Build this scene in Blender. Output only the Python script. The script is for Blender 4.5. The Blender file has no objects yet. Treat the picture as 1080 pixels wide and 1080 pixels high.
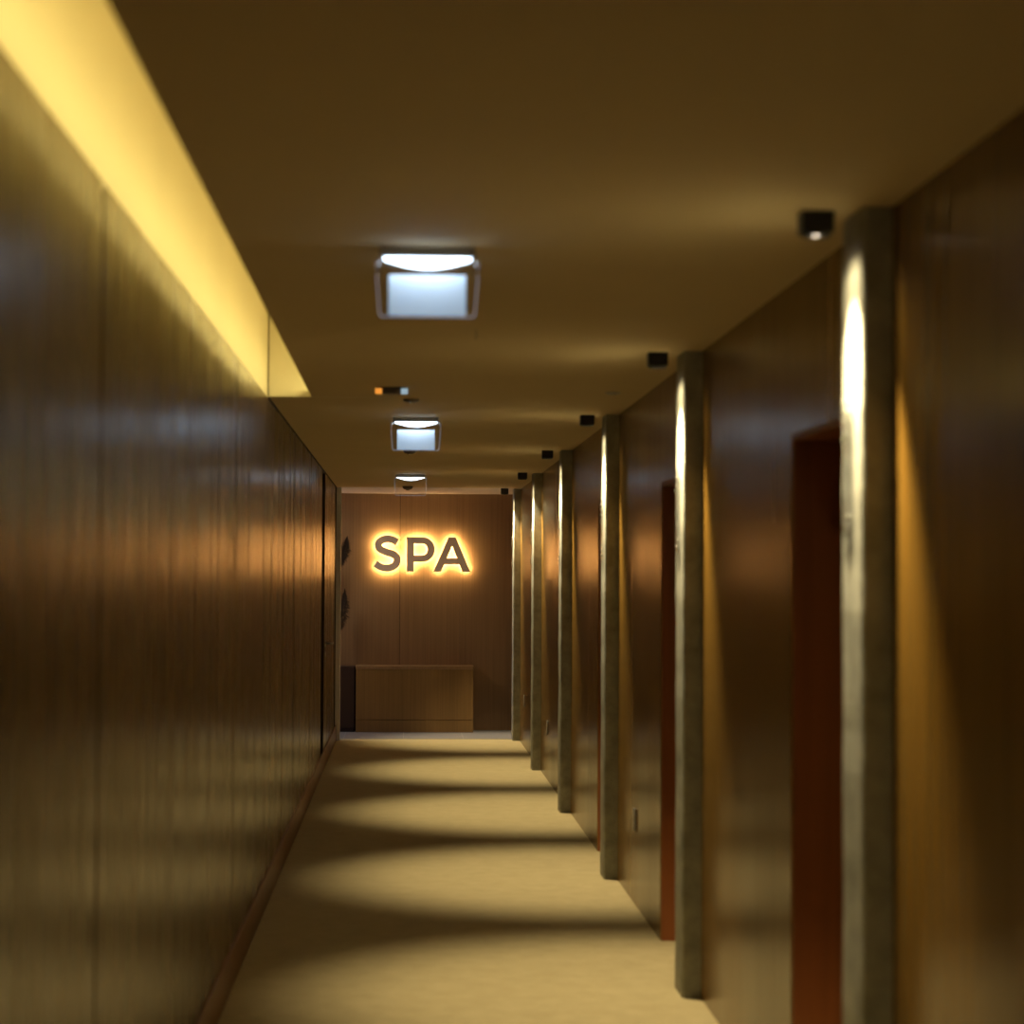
import bpy, bmesh, math, random
from mathutils import Vector, Matrix
random.seed(4)
SC = bpy.context.scene
C = SC.collection
PI = math.pi
# ------------------------------------------------------------------ dimensions (metres)
XL, XR = -0.677, 1.151          # corridor walls
H = 2.5                          # ceiling height
EYE = 1.6154
YB = -3.2                        # back end of the corridor, behind the viewpoint
YC = 21.40                       # end of the carpet
YE = 22.65                       # end wall
COVE_Y = 10.54; COVE_X = -0.464
D0, DS = 4.99, 3.234             # first pillar, pillar spacing

# ------------------------------------------------------------------ materials
def new_mat(name):
    m = bpy.data.materials.new(name); m.use_nodes = True
    nt = m.node_tree; b = nt.nodes['Principled BSDF']
    return m, nt, b
def N(nt, t, **kw):
    n = nt.nodes.new(t)
    for k, v in kw.items():
        if k in ('ins',):
            for a, c in v.items(): n.inputs[a].default_value = c
        else: setattr(n, k, v)
    return n
def plain(name, col, rough=.5, metal=0., spec=.5, bump=0, scale=200):
    m, nt, b = new_mat(name)
    b.inputs['Base Color'].default_value = (*col, 1); b.inputs['Roughness'].default_value = rough
    b.inputs['Metallic'].default_value = metal; b.inputs['Specular IOR Level'].default_value = spec
    tc = N(nt, 'ShaderNodeTexCoord'); no = N(nt, 'ShaderNodeTexNoise', ins={'Scale': scale, 'Detail': 3.})
    nt.links.new(tc.outputs['Object'], no.inputs['Vector'])
    mr = N(nt, 'ShaderNodeMapRange', ins={'To Min': rough*.92, 'To Max': min(1, rough*1.08)})
    nt.links.new(no.outputs['Fac'], mr.inputs['Value']); nt.links.new(mr.outputs['Result'], b.inputs['Roughness'])
    if bump:
        bp = N(nt, 'ShaderNodeBump', ins={'Strength': bump, 'Distance': .002})
        nt.links.new(no.outputs['Fac'], bp.inputs['Height']); nt.links.new(bp.outputs['Normal'], b.inputs['Normal'])
    return m
def wood(name, dark, mid, light, rough=(.22, .36), coat=.0, fine=1.0, bump=.12, spec=.5, seed=0., knots=0.):
    """vertical veneer: broad leaves, fine grain running along Z, lacquered"""
    m, nt, b = new_mat(name); L = nt.links.new
    tc = N(nt, 'ShaderNodeTexCoord')
    mp = N(nt, 'ShaderNodeMapping'); mp.inputs['Scale'].default_value = (26*fine, 26*fine, .7); mp.inputs['Location'].default_value = (seed, seed*.7, 0)
    L(tc.outputs['Object'], mp.inputs['Vector'])
    n1 = N(nt, 'ShaderNodeTexNoise', ins={'Scale': 1., 'Detail': 6., 'Roughness': .62, 'Distortion': .25}); L(mp.outputs[0], n1.inputs['Vector'])
    mp2 = N(nt, 'ShaderNodeMapping'); mp2.inputs['Scale'].default_value = (3.1, 3.1, .22); mp2.inputs['Location'].default_value = (seed*2, 0, 1)
    L(tc.outputs['Object'], mp2.inputs['Vector'])
    n2 = N(nt, 'ShaderNodeTexNoise', ins={'Scale': 1., 'Detail': 3., 'Roughness': .5}); L(mp2.outputs[0], n2.inputs['Vector'])
    mix = N(nt, 'ShaderNodeMath', operation='MULTIPLY_ADD', ins={1: .55, 2: 0.}); L(n1.outputs['Fac'], mix.inputs[0])
    ml = N(nt, 'ShaderNodeMath', operation='MULTIPLY_ADD', ins={1: .45}); L(n2.outputs['Fac'], ml.inputs[0]); L(mix.outputs[0], ml.inputs[2])
    cr = N(nt, 'ShaderNodeValToRGB'); e = cr.color_ramp.elements
    e[0].position = .36; e[0].color = (*dark, 1); e[1].position = .66; e[1].color = (*light, 1)
    k = cr.color_ramp.elements.new(.5); k.color = (*mid, 1)
    L(ml.outputs[0], cr.inputs['Fac'])
    last = cr.outputs['Color']
    if knots:
        mp3 = N(nt, 'ShaderNodeMapping'); mp3.inputs['Scale'].default_value = (7, 7, 2.2); mp3.inputs['Location'].default_value = (seed, 3, 2)
        L(tc.outputs['Object'], mp3.inputs['Vector'])
        n3 = N(nt, 'ShaderNodeTexNoise', ins={'Scale': 1., 'Detail': 2.}); L(mp3.outputs[0], n3.inputs['Vector'])
        mr3 = N(nt, 'ShaderNodeMapRange', ins={'From Min': .64, 'From Max': .78, 'To Min': 0., 'To Max': knots}); L(n3.outputs['Fac'], mr3.inputs['Value'])
        mk = N(nt, 'ShaderNodeMix', data_type='RGBA'); L(mr3.outputs[0], mk.inputs['Factor']); L(last, mk.inputs[6]); mk.inputs[7].default_value = (*[c*.35 for c in dark], 1)
        last = mk.outputs[2]
    L(last, b.inputs['Base Color'])
    mr = N(nt, 'ShaderNodeMapRange', ins={'From Min': .3, 'From Max': .7, 'To Min': rough[0], 'To Max': rough[1]}); L(ml.outputs[0], mr.inputs['Value']); L(mr.outputs[0], b.inputs['Roughness'])
    bp = N(nt, 'ShaderNodeBump', ins={'Strength': bump, 'Distance': .001}); L(n1.outputs['Fac'], bp.inputs['Height']); L(bp.outputs['Normal'], b.inputs['Normal'])
    b.inputs['Coat Weight'].default_value = coat; b.inputs['Coat Roughness'].default_value = .2
    b.inputs['Specular IOR Level'].default_value = spec
    return m
def emit(name, col, s):
    m = bpy.data.materials.new(name); m.use_nodes = True; nt = m.node_tree; nt.nodes.clear()
    o = N(nt, 'ShaderNodeOutputMaterial'); e = N(nt, 'ShaderNodeEmission'); e.inputs[0].default_value = (*col, 1); e.inputs[1].default_value = s
    nt.links.new(e.outputs[0], o.inputs[0]); return m
def clear_plastic(name, tint=(.97, .98, 1), gloss=.08):
    m = bpy.data.materials.new(name); m.use_nodes = True; nt = m.node_tree; nt.nodes.clear()
    o = N(nt, 'ShaderNodeOutputMaterial'); t = N(nt, 'ShaderNodeBsdfTransparent'); t.inputs[0].default_value = (*tint, 1)
    g = N(nt, 'ShaderNodeBsdfGlossy'); g.inputs['Roughness'].default_value = .08
    f = N(nt, 'ShaderNodeFresnel', ins={0: 1.45}); mx = N(nt, 'ShaderNodeMixShader')
    ml = N(nt, 'ShaderNodeMath', operation='MULTIPLY', ins={1: .35}); nt.links.new(f.outputs[0], ml.inputs[0]); nt.links.new(ml.outputs[0], mx.inputs[0]); nt.links.new(t.outputs[0], mx.inputs[1]); nt.links.new(g.outputs[0], mx.inputs[2]); nt.links.new(mx.outputs[0], o.inputs[0])
    return m
M = {}
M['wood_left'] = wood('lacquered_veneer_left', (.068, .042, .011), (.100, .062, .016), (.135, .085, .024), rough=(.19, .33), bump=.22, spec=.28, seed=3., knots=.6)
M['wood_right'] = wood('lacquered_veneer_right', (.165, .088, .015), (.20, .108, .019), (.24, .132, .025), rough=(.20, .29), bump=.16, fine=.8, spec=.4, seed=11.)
M['wood_end'] = wood('veneer_end_wall', (.19, .112, .054), (.235, .141, .069), (.28, .17, .084), rough=(.4, .5), bump=.05, fine=2.4, seed=5.)
M['wood_bench'] = wood('veneer_bench', (.15, .082, .024), (.20, .11, .033), (.25, .14, .044), rough=(.35, .45), fine=2.2, seed=9.)
M['wood_red'] = wood('reddish_door_veneer', (.17, .048, .009), (.21, .062, .012), (.25, .078, .016), rough=(.4, .5), fine=1., seed=1.)
M['wood_base'] = wood('baseboard_wood', (.13, .052, .018), (.17, .07, .024), (.21, .09, .03), rough=(.3, .42), seed=7.)
M['dark_cab'] = plain('dark_stained_wood', (.035, .014, .009), .45)
M['black'] = plain('black_powder_coat', (.003, .003, .003), .5)
M['gap'] = plain('dark_joint', (.01, .006, .004), .8)
M['post'] = plain('pale_grey_metal', (.80, .80, .84), .45)
M['steel'] = plain('brushed_grey_metal', (.36, .36, .36), .35, metal=.6)
M['chrome'] = plain('polished_steel', (.75, .74, .72), .12, metal=1.)
M['white'] = plain('white_plastic', (.62, .62, .62), .4)
M['brown_plastic'] = plain('bronze_plastic', (.10, .08, .06), .4)
M['clear'] = clear_plastic('clear_acrylic')
M['edge'] = emit('edge_lit_acrylic', (.85, .85, 1.), .24)
M['letter'] = plain('greige_letter_face', (.90, .76, .62), .5)
M['letter_side'] = plain('letter_return', (.35, .30, .25), .5)
M['halo'] = emit('warm_halo_led', (1., .65, .26), 100.)
M['lens_cold'] = emit('cold_white_lens', (.66, .82, 1.), 7.5)
M['picto'], _nt, _b = new_mat('lit_sign_field')
_b.inputs['Base Color'].default_value = (.78, .85, .92, 1); _b.inputs['Roughness'].default_value = .6
_b.inputs['Emission Color'].default_value = (.36, .60, .88, 1); _b.inputs['Emission Strength'].default_value = .36
M['lamp_warm'] = emit('warm_lamp_lens', (1., .82, .62), 14.)
M['amber'] = emit('amber_emission', (1., .36, .05), .9)
M['cold_cap'] = emit('pale_emission', (.55, .75, .85), .55)
M['led'] = emit('yellow_led_strip', (1., .78, .24), 33.)
M['plant'] = plain('dried_plume_fibre', (.035, .022, .014), .9)
M['vase'] = plain('dark_glazed_ceramic', (.03, .025, .022), .3)

def mat_plaster(name, col, bump=.15):
    m, nt, b = new_mat(name); L = nt.links.new
    tc = N(nt, 'ShaderNodeTexCoord'); n = N(nt, 'ShaderNodeTexNoise', ins={'Scale': 1.3, 'Detail': 4.}); L(tc.outputs['Object'], n.inputs['Vector'])
    cr = N(nt, 'ShaderNodeValToRGB'); cr.color_ramp.elements[0].color = (*[c*.94 for c in col], 1); cr.color_ramp.elements[1].color = (*[c*1.06 for c in col], 1)
    L(n.outputs['Fac'], cr.inputs['Fac']); L(cr.outputs[0], b.inputs['Base Color'])
    n2 = N(nt, 'ShaderNodeTexNoise', ins={'Scale': 160., 'Detail': 2.}); L(tc.outputs['Object'], n2.inputs['Vector'])
    bp = N(nt, 'ShaderNodeBump', ins={'Strength': bump, 'Distance': .001}); L(n2.outputs['Fac'], bp.inputs['Height']); L(bp.outputs['Normal'], b.inputs['Normal'])
    b.inputs['Roughness'].default_value = .85; b.inputs['Specular IOR Level'].default_value = .25
    return m
M['ceil'] = mat_plaster('greige_ceiling_paint', (.61, .49, .29))
M['ceil_white'] = mat_plaster('white_ceiling_paint', (.62, .56, .50))
M['cove'] = mat_plaster('cove_paint', (.80, .76, .66))

def mat_concrete():
    m, nt, b = new_mat('grey_concrete'); L = nt.links.new
    tc = N(nt, 'ShaderNodeTexCoord')
    n = N(nt, 'ShaderNodeTexNoise', ins={'Scale': 7., 'Detail': 8., 'Roughness': .65}); L(tc.outputs['Object'], n.inputs['Vector'])
    cr = N(nt, 'ShaderNodeValToRGB'); e = cr.color_ramp.elements
    e[0].position = .33; e[0].color = (.21, .215, .18, 1); e[1].position = .68; e[1].color = (.42, .42, .36, 1)
    L(n.outputs['Fac'], cr.inputs['Fac'])
    v = N(nt, 'ShaderNodeTexVoronoi', ins={'Scale': 38.}); L(tc.outputs['Object'], v.inputs['Vector'])
    mr = N(nt, 'ShaderNodeMapRange', ins={'From Min': .0, 'From Max': .18, 'To Min': .0, 'To Max': 1.}); L(v.outputs['Distance'], mr.inputs['Value'])
    n3 = N(nt, 'ShaderNodeTexNoise', ins={'Scale': 11., 'Detail': 1.}); L(tc.outputs['Object'], n3.inputs['Vector'])
    g = N(nt, 'ShaderNodeMapRange', ins={'From Min': .5, 'From Max': .6, 'To Min': 1., 'To Max': 0.}); L(n3.outputs['Fac'], g.inputs['Value'])
    mxp = N(nt, 'ShaderNodeMath', operation='MAXIMUM'); L(mr.outputs[0], mxp.inputs[0]); L(g.outputs[0], mxp.inputs[1])
    mx = N(nt, 'ShaderNodeMix', data_type='RGBA'); L(mxp.outputs[0], mx.inputs['Factor']); mx.inputs[6].default_value = (.09, .09, .07, 1); L(cr.outputs[0], mx.inputs[7])
    L(mx.outputs[2], b.inputs['Base Color'])
    b.inputs['Roughness'].default_value = .8
    ad = N(nt, 'ShaderNodeMath', operation='MULTIPLY_ADD', ins={1: .5}); L(mxp.outputs[0], ad.inputs[0]); L(n.outputs['Fac'], ad.inputs[2])
    bp = N(nt, 'ShaderNodeBump', ins={'Strength': .5, 'Distance': .003}); L(ad.outputs[0], bp.inputs['Height']); L(bp.outputs['Normal'], b.inputs['Normal'])
    return m
M['concrete'] = mat_concrete()
def mat_carpet():
    m, nt, b = new_mat('beige_carpet'); L = nt.links.new
    tc = N(nt, 'ShaderNodeTexCoord')
    n = N(nt, 'ShaderNodeTexNoise', ins={'Scale': 9., 'Detail': 6., 'Roughness': .7}); L(tc.outputs['Object'], n.inputs['Vector'])
    cr = N(nt, 'ShaderNodeValToRGB'); e = cr.color_ramp.elements
    e[0].position = .3; e[0].color = (.36, .30, .165, 1); e[1].position = .7; e[1].color = (.44, .37, .21, 1)
    L(n.outputs['Fac'], cr.inputs['Fac']); L(cr.outputs[0], b.inputs['Base Color'])
    n2 = N(nt, 'ShaderNodeTexNoise', ins={'Scale': 260., 'Detail': 3.}); L(tc.outputs['Object'], n2.inputs['Vector'])
    bp = N(nt, 'ShaderNodeBump', ins={'Strength': .5, 'Distance': .003}); L(n2.outputs['Fac'], bp.inputs['Height']); L(bp.outputs['Normal'], b.inputs['Normal'])
    b.inputs['Roughness'].default_value = .95; b.inputs['Specular IOR Level'].default_value = .1
    b.inputs['Sheen Weight'].default_value = .15
    return m
M['carpet'] = mat_carpet()
def mat_tile():
    m, nt, b = new_mat('grey_floor_tile'); L = nt.links.new
    tc = N(nt, 'ShaderNodeTexCoord'); br = N(nt, 'ShaderNodeTexBrick', offset=0.)
    br.inputs['Color1'].default_value = (.20, .20, .23, 1); br.inputs['Color2'].default_value = (.22, .22, .25, 1); br.inputs['Mortar'].default_value = (.34, .33, .34, 1)
    br.inputs['Scale'].default_value = 1.; br.inputs['Mortar Size'].default_value = .004; br.inputs['Brick Width'].default_value = .6; br.inputs['Row Height'].default_value = .6
    L(tc.outputs['Object'], br.inputs['Vector']); L(br.outputs['Color'], b.inputs['Base Color']); b.inputs['Roughness'].default_value = .45
    return m
M['tile'] = mat_tile()

# ------------------------------------------------------------------ mesh helpers
def box(bm, x0, x1, y0, y1, z0, z1, bevel=0., mi=0):
    r = bmesh.ops.create_cube(bm, size=1)
    vs = r['verts']
    for v in vs:
        v.co = Vector((x0 + (v.co.x+.5)*(x1-x0), y0 + (v.co.y+.5)*(y1-y0), z0 + (v.co.z+.5)*(z1-z0)))
    fs = {f for v in vs for f in v.link_faces}
    for f in fs: f.material_index = mi
    if bevel:
        es = {e for v in vs for e in v.link_edges}
        bmesh.ops.bevel(bm, geom=list(es), offset=bevel, segments=2, profile=.6, affect='EDGES')
def cyl(bm, c, r, h, axis='z', seg=24, r2=None, mi=0):
    res = bmesh.ops.create_cone(bm, cap_ends=True, segments=seg, radius1=r, radius2=r if r2 is None else r2, depth=h)
    rot = {'z': Matrix(), 'x': Matrix.Rotation(PI/2, 4, 'Y'), 'y': Matrix.Rotation(-PI/2, 4, 'X')}[axis]
    bmesh.ops.transform(bm, matrix=Matrix.Translation(c) @ rot, verts=res['verts'])
    for v in res['verts']:
        for f in v.link_faces: f.material_index = mi
def lathe(bm, prof, c=(0, 0, 0), seg=32):
    rings = []
    for r, z in prof:
        rings.append([bm.verts.new((c[0]+r*math.cos(2*PI*i/seg), c[1]+r*math.sin(2*PI*i/seg), c[2]+z)) for i in range(seg)] if r > 1e-6 else [bm.verts.new((c[0], c[1], c[2]+z))])
    for a, b in zip(rings, rings[1:]):
        for i in range(seg):
            j = (i+1) % seg
            if len(a) > 1 and len(b) > 1: bm.faces.new((a[i], a[j], b[j], b[i]))
            elif len(a) > 1: bm.faces.new((a[i], a[j], b[0]))
            elif len(b) > 1: bm.faces.new((a[0], b[j], b[i]))
def extrude_poly(bm, pts, y0, y1):
    """polygon in the xz plane pushed from y0 to y1"""
    a = [bm.verts.new((x, y0, z)) for x, z in pts]; b = [bm.verts.new((x, y1, z)) for x, z in pts]
    bm.faces.new(a); bm.faces.new(b[::-1])
    for i in range(len(pts)):
        j = (i+1) % len(pts); bm.faces.new((a[i], b[i], b[j], a[j]))
def tube(bm, pts, rad, seg=6):
    pts = [Vector(p) for p in pts]; rings = []
    for i, p in enumerate(pts):
        t = (pts[min(i+1, len(pts)-1)] - pts[max(i-1, 0)]).normalized()
        u = t.orthogonal().normalized(); w = t.cross(u)
        r = rad[i] if isinstance(rad, (list, tuple)) else rad
        rings.append([bm.verts.new(p + r*(math.cos(2*PI*k/seg)*u + math.sin(2*PI*k/seg)*w)) for k in range(seg)])
    for a, b in zip(rings, rings[1:]):
        for k in range(seg): bm.faces.new((a[k], a[(k+1) % seg], b[(k+1) % seg], b[k]))
    bm.faces.new(rings[0][::-1]); bm.faces.new(rings[-1])
def obj(name, bm, mats, parent=None, smooth=False, loc=None):
    bmesh.ops.recalc_face_normals(bm, faces=bm.faces[:])
    me = bpy.data.meshes.new(name); bm.to_mesh(me); bm.free()
    for m in (mats if isinstance(mats, (list, tuple)) else [mats]): me.materials.append(m)
    if smooth:
        for p in me.polygons: p.use_smooth = True
    o = bpy.data.objects.new(name, me); C.objects.link(o)
    if parent: o.parent = parent
    if loc: o.location = loc
    return o
def struct(name, bm, mats, parent=None, **k):
    o = obj(name, bm, mats, parent, **k)
    if parent is None: o['kind'] = 'structure'
    return o
def tag(o, label, cat, group=None):
    o['label'] = label; o['category'] = cat
    if group: o['group'] = group
    return o
def thing(name, label, cat, loc, group=None):
    o = bpy.data.objects.new(name, None); C.objects.link(o); o.location = loc; o.empty_display_size = .1
    return tag(o, label, cat, group)
def dup(root, loc, label):
    r = root.copy(); C.objects.link(r); r.location = loc; r['label'] = label
    for ch in list(root.children):
        c = ch.copy(); C.objects.link(c); c.parent = r
        for g in list(ch.children):
            d = g.copy(); C.objects.link(d); d.parent = c
    return r
B = bmesh.new

# ------------------------------------------------------------------ floors
bm = B(); box(bm, XL-.3, XR+.3, YB-.1, YC, -.10, 0); struct('floor_carpet', bm, M['carpet'])
bm = B(); box(bm, -3.8, XR+.3, YC, YE+.2, -.10, -.001); struct('floor_tile', bm, M['tile'])
bm = B(); box(bm, XL, XR, YC-.012, YC+.014, -.004, .003, .001); struct('trim_1', bm, M['steel'])

# ------------------------------------------------------------------ ceiling with the light slot on the left
T = .042
bm = B()
box(bm, COVE_X, XR+.3, YB-.1, COVE_Y, H, H+T)
box(bm, XL-.02, XR+.3, COVE_Y, 21.05, H, H+T)
ceil = struct('ceiling', bm, M['ceil'])
bm = B(); box(bm, -3.8, XR+.3, 21.05, YE+.2, H+.002, H+T); struct('ceiling_lobby', bm, M['ceil_white'])
bm = B()                                             # the recess over the slot: side, top, far end
box(bm, XL-.06, XL-.002, YB-.1, COVE_Y+.001, H-.02, 3.06)
box(bm, XL-.06, 0.0, YB-.1, COVE_Y+.001, 3.02, 3.08)
box(bm, -.06, 0.0, YB-.1, COVE_Y+.001, H+T, 3.02)
box(bm, XL-.002, -.06, COVE_Y-.02, COVE_Y+.001, H+.0, 3.02)
cove = struct('wall_cove', bm, M['cove'])
bm = B(); box(bm, XL-.001, XL+.0025, COVE_Y-.026, COVE_Y-.0205, H, 3.0); obj('corner_joint', bm, M['gap'], cove)
bm = B(); box(bm, COVE_X+.018, COVE_X+.040, YB, COVE_Y-.06, H+T+.001, H+T+.003); obj('led_profile', bm, M['steel'], cove)
bm = B()
a = [(COVE_X+.030, H+T+.004), (COVE_X+.023, H+T+.018)]  # strip tilted towards the recess wall
v = [bm.verts.new((x, y, z)) for y in (YB+.1, COVE_Y-.08) for x, z in a]
bm.faces.new((v[0], v[1], v[3], v[2])); led = obj('led_strip', bm, M['led'], cove)

# ------------------------------------------------------------------ left wall: veneer panels with joints
def panels(bm, x0, x1, segs, z0, z1, bev=.002):
    for a, b in segs: box(bm, x0, x1, a, b, z0, z1, bev)
joints = [1.2, 4.78, 8.6, 11.95, 13.17, 15.4]
g = .014
ys = [YB-.1] + joints + [17.53]
bm = B()
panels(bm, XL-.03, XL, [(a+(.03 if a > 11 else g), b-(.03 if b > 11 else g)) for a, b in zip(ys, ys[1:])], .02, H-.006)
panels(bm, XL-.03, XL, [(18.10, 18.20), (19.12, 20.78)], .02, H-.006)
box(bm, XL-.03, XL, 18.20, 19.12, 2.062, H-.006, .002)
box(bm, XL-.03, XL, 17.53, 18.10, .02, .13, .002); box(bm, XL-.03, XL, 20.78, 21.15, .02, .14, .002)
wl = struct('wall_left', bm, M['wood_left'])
bm = B(); box(bm, XL-.20, XL-.14, YB-.1, 21.2, 0, H); box(bm, XL-.14, XL-.031, YB, 17.53, 0, H-.03)
box(bm, XL-.14, XL-.05, 18.10, 20.78, 0, H-.03); box(bm, XL-.031, XL-.0005, 18.080, 18.099, .13, H-.006); box(bm, XL-.031, XL-.0005, 21.13, 21.152, .14, H-.006)
obj('wall_backing', bm, M['gap'], wl)
# thin dark shadow gap between wall and ceiling beyond the slot
bm = B(); box(bm, XL-.03, XL+.003, COVE_Y+.002, 21.15, H-.012, H-.0005); obj('shadow_gap', bm, M['gap'], wl)
# end of the wall facing the lobby
bm = B(); box(bm, -3.8, XL-.20, 21.15, 21.2, 0, H); struct('wall_lobby_front', bm, M['wood_end'])
bm = B(); box(bm, -3.85, -3.8, 21.15, YE+.2, 0, H); struct('wall_lobby_left', bm, M['wood_end'])
# skirting
bm = B(); box(bm, XL, XL+.014, YB, 21.15, 0, .152, .003); struct('baseboard_left', bm, M['wood_base'])
# door in the left wall
d = bpy.data.objects.new('door_4', None); C.objects.link(d); d.location = (XL, 18.66, 0); d['kind'] = 'structure'
bm = B(); box(bm, -.035, .001, -.45, .45, .155, 2.055, .002); obj('door_leaf', bm, M['wood_left'], d)
bm = B()
cyl(bm, (.004, -.32, 1.045), .024, .008, 'x'); tube(bm, [(.004, -.32, 1.045), (.05, -.32, 1.045), (.062, -.31, 1.045), (.064, -.19, 1.045)], .009, 10)
obj('door_handle', bm, M['steel'], d, True)
bm = B(); cyl(bm, (.004, -.32, .955), .021, .008, 'x'); obj('keyhole_plate', bm, M['steel'], d)
# grey frame post where the corridor meets the lobby
bm = B(); box(bm, XL-.02, XL+.047, 21.16, 21.24, 0, H-.001, .003); struct('trim_2', bm, M['post'])

# ------------------------------------------------------------------ right wall with door recesses
doors = [(5.27, 6.31), (8.50, 9.54), (11.73, 12.66)]
DT = 2.048
bm = B(); prev = YB-.1
RD = .26
for a, b in doors:
    box(bm, XR, XR+RD, prev, a, 0, H); box(bm, XR, XR+RD, a, b, DT, H); prev = b
box(bm, XR, XR+RD, prev, YE+.05, 0, H)
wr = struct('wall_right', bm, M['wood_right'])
bm = B(); box(bm, XR+RD, XR+RD+.05, YB-.1, YE+.05, 0, H); obj('wall_backing', bm, M['gap'], wr)
for i, (a, b) in enumerate(doors):
    d = bpy.data.objects.new('door_%d' % (i+1), None); C.objects.link(d); d.location = (XR, (a+b)/2, 0); d['kind'] = 'structure'
    w = (b-a)/2
    bm = B(); box(bm, .004, RD-.06, w-.02, w+.001, 0, DT, .001); box(bm, .004, RD-.06, -w-.001, -w+.02, 0, DT, .001); box(bm, .004, RD-.06, -w, w, DT-.02, DT+.001, .001)
    obj('door_frame', bm, M['wood_red'], d)
    bm = B(); box(bm, RD-.055, RD-.01, -w+.01, w-.01, .005, DT-.01, .002); obj('door_leaf', bm, M['wood_red'], d)
    bm = B(); cyl(bm, (RD-.062, w-.12, 1.045), .026, .012, 'x'); tube(bm, [(RD-.06, w-.12, 1.045), (RD-.11, w-.12, 1.045), (RD-.12, w-.13, 1.045), (RD-.12, w-.24, 1.045)], .009, 10)
    obj('door_handle', bm, M['steel'], d, True)

# ------------------------------------------------------------------ end wall and back wall
bm = B()
for a, b in [(-3.8, -1.95), (-1.95, -1.30), (-1.30, -.68), (-.68, -.05), (-.05, .586), (.586, 1.25)]:
    box(bm, a+(.0006 if a == .586 else .0022), b-(.0006 if b == .586 else .0022), YE, YE+.03, 0, H+.001, .0006)
we = struct('wall_end', bm, M['wood_end'])
bm = B(); box(bm, -3.8, XR+.1, YE+.03, YE+.08, 0, H); obj('wall_backing', bm, M['gap'], we)
bm = B(); box(bm, XL-.1, XR+.1, YB-.1, YB, 0, H); struct('wall_back', bm, M['wood_right'])

# ------------------------------------------------------------------ concrete pillars (thin fins standing out of the right wall)
def pillar_mesh():
    bm = B(); n = 26; prof = [(-.072, 0), (-.072, .232), (.02, .232), (.02, 0)]
    rnd = random.Random(8)
    # slightly uneven arrises: stacked rings with chipped corners
    rings = []
    for k in range(n+1):
        z = (H-.001)*k/n; c = .006
        jt = [rnd.uniform(-.0012, .0012) for _ in range(4)]
        pts = [(-.072+c+jt[0], 0), (-.072+jt[0], c+jt[1]), (-.072+jt[0], .228-c+jt[1]), (-.072+c+jt[0], .228), (.02, .228), (.02, 0)]
        rings.append([bm.verts.new((x, y, z)) for x, y in pts])
    for a, b in zip(rings, rings[1:]):
        for i in range(6): bm.faces.new((a[i], a[(i+1) % 6], b[(i+1) % 6], b[i]))
    bm.faces.new(rings[0][::-1]); bm.faces.new(rings[-1])
    return bm
PL = [None,
 'nearest concrete pillar at the far right, standing largest in the photo beside the first door recess',
 'second nearest grey concrete pillar, between the nearest pillar and the wall socket stretch',
 'third concrete pillar from the viewpoint, foot standing just beyond the wall socket nearest the camera',
 'fourth concrete pillar from the viewpoint, midway along the right wall',
 'fifth concrete pillar, last but one before the tiled lobby',
 'farthest concrete pillar, slim strip right beside the end wall with the sign']
pm = None
for i in range(-1, 6):
    y = D0 + DS*i
    if pm is None:
        p0 = obj('concrete_pillar', pillar_mesh(), M['concrete']); pm = p0.data; p = p0
    else:
        p = p0.copy(); C.objects.link(p)
    p.location = (XR, y, 0)
    lab = PL[i+1] or 'concrete pillar beside the viewpoint, just outside the right edge of the photo'
    tag(p, lab, 'pillar', 'concrete pillars along the right wall')

# ------------------------------------------------------------------ downlights on the ceiling, one per pillar
def downlight():
    t = thing('ceiling_spotlight', '', 'spotlight', (0, 0, H), 'black cube spotlights beside the pillars')
    bm = B(); s = .038; h = .056
    # square can, open below with a round reflector well
    seg = 32; zt, zb = -.0005, -h
    box(bm, -s, s, -s, s, zb+.004, zt, .002)
    o = obj('housing', bm, M['black'], t)
    bm = B(); lathe(bm, [(.036, -h+.0045), (.036, -h-.0025), (.0185, -h-.0025), (.0185, -h+.004)], seg=32); obj('bezel', bm, M['black'], t, True)
    bm = B(); lathe(bm, [(.0180, -h+.0035), (.016, -h+.002), (.008, -h+.0006), (0, -h+.0004)], seg=24); obj('lens', bm, M['lamp_warm'], t, True)
    return t
DL = ['nearest black cube spotlight on the ceiling, its lens glowing, left of the nearest pillar',
 'second nearest black cube spotlight on the ceiling, left of the second pillar',
 'third black cube spotlight from the camera, on the ceiling left of the third pillar',
 'fourth black cube spotlight from the camera, on the ceiling left of the fourth pillar',
 'fifth black cube spotlight, tiny, last but one before the lobby ceiling',
 'farthest black cube spotlight, against the bright strip of lobby ceiling']
dl0 = None
SPX = .985
SP1, SP2 = 146, 2.8
for i in range(-1, 6):
    loc = (SPX, D0 + DS*i + (.09 if i < 4 else -.0), H)
    if dl0 is None: dl0 = downlight(); t = dl0; t.location = loc; t['label'] = 'black cube spotlight on the ceiling beside the viewpoint, just outside the photo'
    else: t = dup(dl0, loc, DL[i])
    for en, ang, bl in ((SP1, 70, .72), (SP2, 150, .8)):      # main beam and the lens' soft spill
        ld = bpy.data.lights.new('spot_beam', 'SPOT'); ld.energy = en; ld.color = (1., .80, .45)
        ld.spot_size = math.radians(ang); ld.spot_blend = bl; ld.shadow_soft_size = .016
        lo = bpy.data.objects.new('spot_beam', ld); C.objects.link(lo); lo.parent = t; lo.location = (0, 0, -.078)

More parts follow.
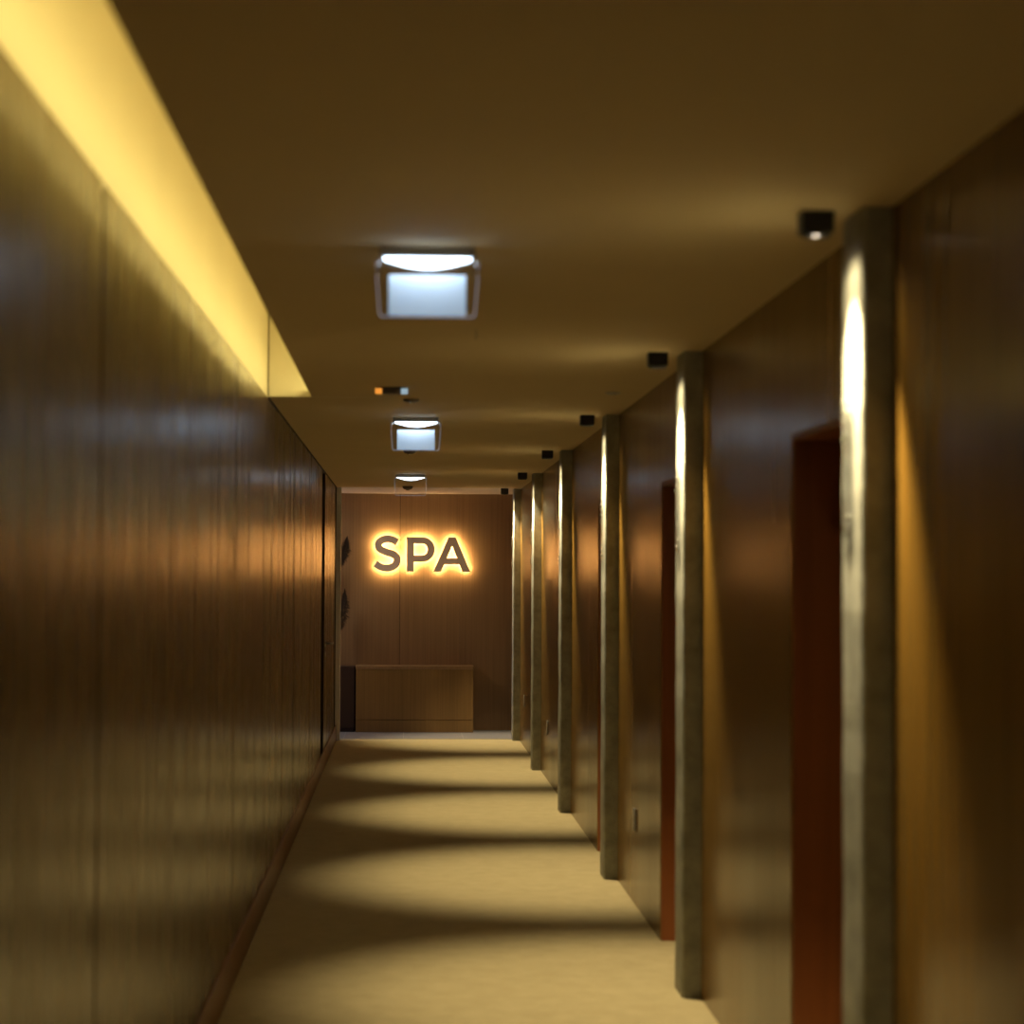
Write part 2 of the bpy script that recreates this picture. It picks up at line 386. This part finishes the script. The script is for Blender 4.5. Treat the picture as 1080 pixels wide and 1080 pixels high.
# ------------------------------------------------------------------ clear room signs on the pillar flanks
def room_sign():
    t = thing('pillar_sign', '', 'sign', (0, 0, 0), 'small signs on the pillars')
    bm = B(); box(bm, -.007, -.004, -.045, .06, -.165, .165, .001); obj('clear_plate', bm, M['clear'], t)
    for k, (y, z) in enumerate([(.013, .137), (.035, .082), (-.010, -.113), (.012, -.140)]):
        bm = B(); cyl(bm, (-.0045, y, z), .005, .009, 'x', 12)
        r = bmesh.ops.create_uvsphere(bm, u_segments=14, v_segments=8, radius=.008)
        bmesh.ops.transform(bm, matrix=Matrix.Translation((-.0095, y, z)) @ Matrix.Diagonal((.6, 1, 1, 1)), verts=r['verts'])
        obj('standoff', bm, M['chrome'], t, True)
    for y0, y1, z0, z1 in ((-.006, .014, .098, .122), (-.012, .004, .035, .07), (-.018, .008, -.098, -.078), (-.012, .012, -.128, -.118)):
        bm = B(); box(bm, -.0092, -.0072, y0+.02, y1+.02, z0, z1, .0008); obj('raised_mark', bm, M['brown_plastic'], t)
    return t
s0 = None
SL = ['small clear sign with round steel fixings on the lit flank of the nearest pillar',
 'small clear sign with steel fixings on the flank of the second nearest pillar',
 'small clear sign on the flank of the third pillar from the camera',
 'small clear sign on the flank of the fourth pillar from the camera',
 'tiny clear sign on the flank of the fifth pillar, last but one before the lobby',
 'tiny clear sign on the flank of the farthest pillar']
for i in range(0, 6):
    loc = (XR-.0735, D0 + DS*i + .13, 1.88)
    if s0 is None: s0 = room_sign(); s0.location = loc; s0['label'] = SL[0]
    else: dup(s0, loc, SL[i])

# ------------------------------------------------------------------ emergency sign lights hanging from the ceiling
def exit_light(lit, loc, label, old=None):
    t = thing('ceiling_emergency_light', label, 'emergency light', loc, 'emergency lights along the ceiling')
    bm = B(); box(bm, -.128, .128, -.03, .05, -.028, -.0005, .006); obj('housing', bm, M['steel'], t)
    bm = B(); n = 20; pts = [(-.118, -.0275)] + [(-.118+.236*k/n, -.0290-.023*math.sin(PI*k/n)) for k in range(0, n+1)] + [(.118, -.0275)]
    extrude_poly(bm, pts[:], -.024, .03); obj('lens', bm, M['lens_cold'], t)
    # clear panel with a slightly tapered outline
    th0, th1 = .032, .038
    def outline(k=0.): return [(-.138+k, -.03-k), (-.138+k, -.075), (-.130+k, -.176+k*.5), (-.124+k, -.182+k), (.124-k, -.182+k), (.130-k, -.176+k*.5), (.138-k, -.075), (.138-k, -.03-k)]
    bm = B(); extrude_poly(bm, outline(.0036), th0, th1); pn = obj('clear_panel', bm, M['clear'], t)
    bm = B(); o, q = outline(0), outline(.0034)
    for y0, y1 in ((th0-.0004, th1+.0004),):
        for i in range(len(o)-1):
            vs = [bm.verts.new((x, y, z)) for y in (y0, y1) for x, z in (o[i], o[i+1], q[i+1], q[i])]
            bm.faces.new(vs[:4]); bm.faces.new(vs[4:][::-1])
            for k in range(4): bm.faces.new((vs[k], vs[4+k], vs[4+(k+1) % 4], vs[(k+1) % 4]))
    obj('panel_edge', bm, M['edge'], t)
    for s in (-1, 1):
        bm = B(); cyl(bm, (s*.131, .03, -.060), .008, .022, 'y', 16); box(bm, s*.131-.003, s*.131+.003, .022, .04, -.06, -.02, .001); obj('clip', bm, M['chrome'], t, False)
    if lit:
        bm = B(); box(bm, -.104, .104, th0-.003, th0-.0008, -.178, -.068, .0005); obj('lit_field', bm, M['picto'], t)
    ld = bpy.data.lights.new('lens_glow', 'AREA'); ld.energy = 1.1; ld.color = (.72, .86, 1.); ld.shape = 'RECTANGLE'; ld.size = .22; ld.size_y = .04
    return t
exit_light(True, (.056, 5.72, H), 'largest emergency light with a glowing blue-white panel, nearest the camera on the ceiling')
exit_light(True, (.057, 11.80, H), 'middle emergency light with a small lit blue-white panel on the ceiling')
exit_light(False, (.045, 18.36, H), 'farthest emergency light, its clear panel empty, hanging just before the lobby')

# ------------------------------------------------------------------ small ceiling fittings
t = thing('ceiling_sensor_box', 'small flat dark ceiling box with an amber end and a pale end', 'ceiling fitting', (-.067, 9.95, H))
bm = B(); box(bm, -.076, .076, -.03, .03, -.006, -.0005, .001); obj('mounting_plate', bm, M['brown_plastic'], t)
bm = B(); box(bm, -.044, .044, -.026, .026, -.032, -.006, .002); obj('body', bm, M['brown_plastic'], t)
bm = B(); box(bm, -.076, -.0445, -.028, .028, -.029, -.006, .002); obj('amber_cap', bm, M['amber'], t)['label'] = 'bright amber end cap'  # both end caps are weakly emissive blocks, amber left and pale right
bm = B(); box(bm, .0445, .076, -.028, .028, -.029, -.006, .002); obj('pale_cap', bm, M['cold_cap'], t)['label'] = 'pale bluish end cap'
def detector(name, loc, r, h, label, cat, body, spot, group=None):
    t = thing(name, label, cat, loc, group)
    bm = B(); lathe(bm, [(0, -.0005), (r, -.0005), (r, -h*.35), (r*.86, -h*.6), (r*.6, -h*.8), (0, -h*.82)]); obj('body', bm, body, t, True)
    bm = B(); lathe(bm, [(r*.34, -h*.81), (r*.34, -h*.95), (r*.2, -h), (0, -h*1.02)]); obj('sensor_cap', bm, spot, t, True)
    return t
detector('smoke_detector', (.026, 10.60, H), .040, .018, 'thin round ceiling detector just before the middle emergency light', 'smoke detector', M['brown_plastic'], M['chrome'])
detector('smoke_detector', (.030, 14.75, H), .045, .040, 'round dark smoke detector seen just below the middle lit panel', 'smoke detector', M['brown_plastic'], M['chrome'])
detector('smoke_detector', (.024, 20.74, H), .050, .042, 'round dark smoke detector seen through the clear panel of the farthest emergency light', 'smoke detector', M['brown_plastic'], M['chrome'])
detector('ceiling_sprinkler', (.985, 10.10, H), .038, .012, 'small round ceiling disc with a bright centre, between the second and third pillars', 'sprinkler', M['steel'], M['chrome'])
bm = B(); tube(bm, [(.250, 7.60, H-.001), (.252, 7.70, H-.002), (.258, 7.78, H-.001), (.256, 7.88, H-.001)], .0016, 6)
obj('ceiling_scratch', bm, M['black'], ceil)

# ------------------------------------------------------------------ sockets low on the right wall
def socket():
    t = thing('wall_socket', '', 'socket', (0, 0, 0), 'sockets low on the right wall')
    bm = B(); box(bm, -.009, -.0005, -.04, .04, -.055, .055, .003); obj('cover_plate', bm, M['steel'], t)
    bm = B(); 
    for z in (-.024, .024): cyl(bm, (-.0095, 0, z), .017, .003, 'x', 24)
    obj('insert', bm, M['white'], t)
    return t
k0 = socket(); k0.location = (XR, 10.57, .42); k0['label'] = 'wall socket nearest the camera, between the second and third pillars'
dup(k0, (XR, 17.05, .42), 'small wall socket between the fourth and fifth pillars')
dup(k0, (XR, 20.35, .44), 'farthest wall socket, between the fifth and the farthest pillar')

# ------------------------------------------------------------------ bench and dark cabinet at the end wall
BY = 22.32
t = thing('reception_bench', 'low wide wooden box bench standing against the end wall below the sign', 'bench', (.113, BY, 0))
bm = B(); box(bm, -.611, .611, .012, YE-BY-.004, 0, .655, .002); obj('body', bm, M['wood_bench'], t)
bm = B(); box(bm, -.611, .611, -.004, .0115, .131, .655, .001); obj('front_panel', bm, M['wood_bench'], t)
bm = B(); box(bm, -.611, .611, -.004, .0115, 0, .125, .001); obj('plinth', bm, M['wood_bench'], t)
bm = B(); box(bm, -.617, .617, -.008, YE-BY-.004, .656, .688, .002); obj('top', bm, M['wood_end'], t)
t = thing('side_cabinet', 'dark brown low cabinet left of the wooden bench, mostly hidden by the grey post', 'cabinet', (-.96, 22.36, 0))
bm = B(); box(bm, -.42, .448, .01, YE-22.36-.004, 0, .68, .003); obj('body', bm, M['dark_cab'], t)
bm = B(); box(bm, -.415, .010, -.006, .0095, .04, .675, .002); obj('cabinet_door', bm, M['dark_cab'], t)
bm = B(); box(bm, .016, .443, -.006, .0095, .04, .675, .002); obj('cabinet_door', bm, M['dark_cab'], t)
# dried plumes in a vase on the cabinet
t = thing('dried_plume_arrangement', 'dark feathery dried plumes left of the lit sign, half hidden by the grey post', 'plant', (-.86, 22.47, .6805))
bm = B(); lathe(bm, [(0, 0), (.05, 0), (.075, .05), (.08, .12), (.055, .2), (.03, .235), (.036, .26), (.028, .26), (.024, .23), (0, .22)]); obj('vase', bm, M['vase'], t, True)
def plume(tip, length, width):
    base = Vector((0, 0, .2)); tip = Vector(tip); start = tip - Vector((.03, 0, length*.5)); end = tip + Vector((.02, 0, length*.5))
    bm = B(); mid = (base+start)/2 + Vector((-.02, 0, .03)); tube(bm, [base, mid, start, tip], [.003, .0028, .0025, .002], 6); obj('stem', bm, M['plant'], t, True)
    bm = B(); rnd = random.Random(int(length*100))
    for k in range(900):
        f = rnd.random(); p = start.lerp(end, f); w = width*math.sin(PI*min(.98, f*.9+.08))
        a = rnd.uniform(0, 2*PI); q = p + Vector((math.cos(a)*w*rnd.uniform(.35, 1.2), math.sin(a)*w*.5, rnd.uniform(-.03, .03)))
        m_ = (p+q)/2 + Vector((0, 0, .012)); s = Vector((.0028, .001, .002))
        v = [bm.verts.new(p), bm.verts.new(m_+s), bm.verts.new(q), bm.verts.new(m_-s)]; bm.faces.new(v)
    obj('plume', bm, M['plant'], t)
plume((.235, -.02, 1.205), .27, .072)
plume((.215, -.02, .575), .42, .085)
plume((.09, .02, .95), .36, .06)

# ------------------------------------------------------------------ the illuminated SPA letters
def px(u, v):                                   # drawing grid of the lettering (4.696 grid units = 1 cm)
    return ((u - 553.)*.002140, (490. - v)*.002140)
def catmull(P, n=14):
    out = []; Q = [2*P[0]-P[1]] + P + [2*P[-1]-P[-2]]
    for i in range(1, len(Q)-2):
        for k in range(n):
            s = k/n; a, b, c, d_ = Q[i-1], Q[i], Q[i+1], Q[i+2]
            out.append(.5*((2*b) + (c-a)*s + (2*a-5*b+4*c-d_)*s*s + (3*b-a-3*c+d_)*s**3))
    out.append(P[-1]); return out
def letter_S():
    P = [Vector(p) for p in [(423, 435), (402, 423), (376, 418.5), (350, 424), (333, 438), (332, 458), (345, 473), (372, 484), (402, 494), (421, 509), (423, 530), (410, 551), (380, 562.5), (346, 559), (317.5, 541.5)]]
    c = catmull(P); w = 16.0; l, r = [], []
    for i, p in enumerate(c):
        t_ = (c[min(i+1, len(c)-1)] - c[max(i-1, 0)]).normalized(); n_ = Vector((-t_.y, t_.x))
        l.append(p + n_*w); r.append(p - n_*w)
    return [[px(*p) for p in l + r[::-1]]]
def arc(cx, cy, rx, ry, a0, a1, n=16): return [(cx+rx*math.cos(a0+(a1-a0)*k/n), cy+ry*math.sin(a0+(a1-a0)*k/n)) for k in range(n+1)]
def letter_P():
    o = [(473, 410), (548, 410)] + arc(548, 470, 60, 60, -PI/2, PI/2) + [(505, 530), (505, 578), (473, 578)]
    i = [(505, 439), (546, 439)] + arc(546, 470, 30, 31, -PI/2, PI/2) + [(505, 501)]
    return [[px(*p) for p in o], [px(*p) for p in i]]
def letter_A():
    o = [(678, 410), (712, 410), (784, 578), (748, 578), (733, 541), (656, 541), (640, 578), (605, 578)]
    i = [(695, 446), (722, 514), (667, 514)]
    return [[px(*p) for p in o], [px(*p) for p in i]]
def curve_mesh(name, polys, ext, mats, parent, y, offset=0., bevel=0.):
    cu = bpy.data.curves.new('tmp', 'CURVE'); cu.dimensions = '2D'; cu.fill_mode = 'BOTH'; cu.extrude = ext; cu.offset = offset
    cu.bevel_depth = bevel
    for pl in polys:
        sp = cu.splines.new('POLY'); sp.points.add(len(pl)-1); sp.use_cyclic_u = True
        for q, (x, z) in zip(sp.points, pl): q.co = (x, z, 0, 1)
    o = bpy.data.objects.new('tmp', cu); C.objects.link(o); dg = bpy.context.evaluated_depsgraph_get(); dg.update()
    me = bpy.data.meshes.new_from_object(o.evaluated_get(dg)); bpy.data.objects.remove(o); me.name = name
    me.transform(Matrix.Rotation(PI/2, 4, 'X')); me.materials.clear()
    for m in mats: me.materials.append(m)
    if len(mats) > 1:
        for p in me.polygons: p.material_index = 0 if p.normal.y < -.9 else 1
    r = bpy.data.objects.new(name, me); C.objects.link(r); r.parent = parent; r.location = (0, y, 0)
    return r
LY = YE - .062
sg = thing('spa_sign', 'backlit SPA sign of three grey-brown letters with a warm halo on the end wall', 'sign', (.196, YE, 1.866))
for nm, f in (('letter_s', letter_S), ('letter_p', letter_P), ('letter_a', letter_A)):
    ps = f()
    face = curve_mesh(nm, ps, .010, [M['letter'], M['letter_side']], sg, -.056, offset=.0035)
    back = curve_mesh('light_panel', ps, .003, [M['halo']], face, .0135, offset=-.007)
    bm = B()
    xs = [p[0] for p in ps[0]]; zs = [p[1] for p in ps[0]]
# thin stand-off pins hold each letter off the wall
for u, v in ((333, 448), (421, 520), (380, 562), (489, 430), (489, 560), (590, 470), (695, 426), (625, 565), (766, 565)):
    x, z = px(u, v); bm = B(); cyl(bm, (x, -.023, z), .0035, .050, 'y', 10); obj('standoff_pin', bm, M['steel'], sg)

# ------------------------------------------------------------------ lobby light (round the corner, left of the view)
def area(name, loc, rot, sx, sy, e, col):
    ld = bpy.data.lights.new(name, 'AREA'); ld.shape = 'RECTANGLE'; ld.size = sx; ld.size_y = sy; ld.energy = e; ld.color = col
    o = bpy.data.objects.new(name, ld); C.objects.link(o); o.location = loc; o.rotation_euler = rot; return o
area('lobby_side_light', (-3.7, 21.95, 1.4), (0, -PI/2, 0), 1.8, 1.2, 20, (.62, .74, 1.))  # unseen cool light coming in from the left side of the lobby
area('lobby_ceiling_light', (-1.5, 21.6, 2.47), (0, 0, 0), .5, .5, 13, (1., .84, .66))

area('rear_fill_light', (.2, -3.0, 1.6), (PI/2, 0, 0), 1.2, 1.8, 3, (1., .90, .78))  # unseen fill added behind the camera to lift the near ceiling
# ------------------------------------------------------------------ world, camera, view
w = bpy.data.worlds.new('world'); SC.world = w; w.use_nodes = True
w.node_tree.nodes['Background'].inputs[0].default_value = (.02, .015, .01, 1); w.node_tree.nodes['Background'].inputs[1].default_value = .1
yaw, pitch, roll = .0501, .0308, .0053
cy, sy, cp, sp = math.cos(yaw), math.sin(yaw), math.cos(pitch), math.sin(pitch)
fw = Vector((sy*cp, cy*cp, sp)); r = Vector((cy, -sy, 0)); u = r.cross(fw)
r2 = math.cos(roll)*r + math.sin(roll)*u; u2 = -math.sin(roll)*r + math.cos(roll)*u
cam = bpy.data.cameras.new('camera'); co = bpy.data.objects.new('camera', cam); C.objects.link(co)
co.matrix_world = Matrix(((r2.x, u2.x, -fw.x, 0), (r2.y, u2.y, -fw.y, 0), (r2.z, u2.z, -fw.z, EYE), (0, 0, 0, 1)))
cam.sensor_width = 24.; cam.lens = 50.; cam.clip_start = .05; cam.clip_end = 100
cam.dof.use_dof = True; cam.dof.focus_distance = 21.5; cam.dof.aperture_fstop = 1.9
SC.camera = co
vs = SC.view_settings; vs.view_transform = 'Standard'; vs.look = 'None'; vs.gamma = 1; vs.use_curve_mapping = False; vs.exposure = 0.
cyc = SC.cycles
cyc.use_denoising = True; cyc.max_bounces = 10; cyc.diffuse_bounces = 6; cyc.glossy_bounces = 4; cyc.transparent_max_bounces = 12
cyc.sample_clamp_indirect = 8.; cyc.blur_glossy = .5; cyc.caustics_reflective = True
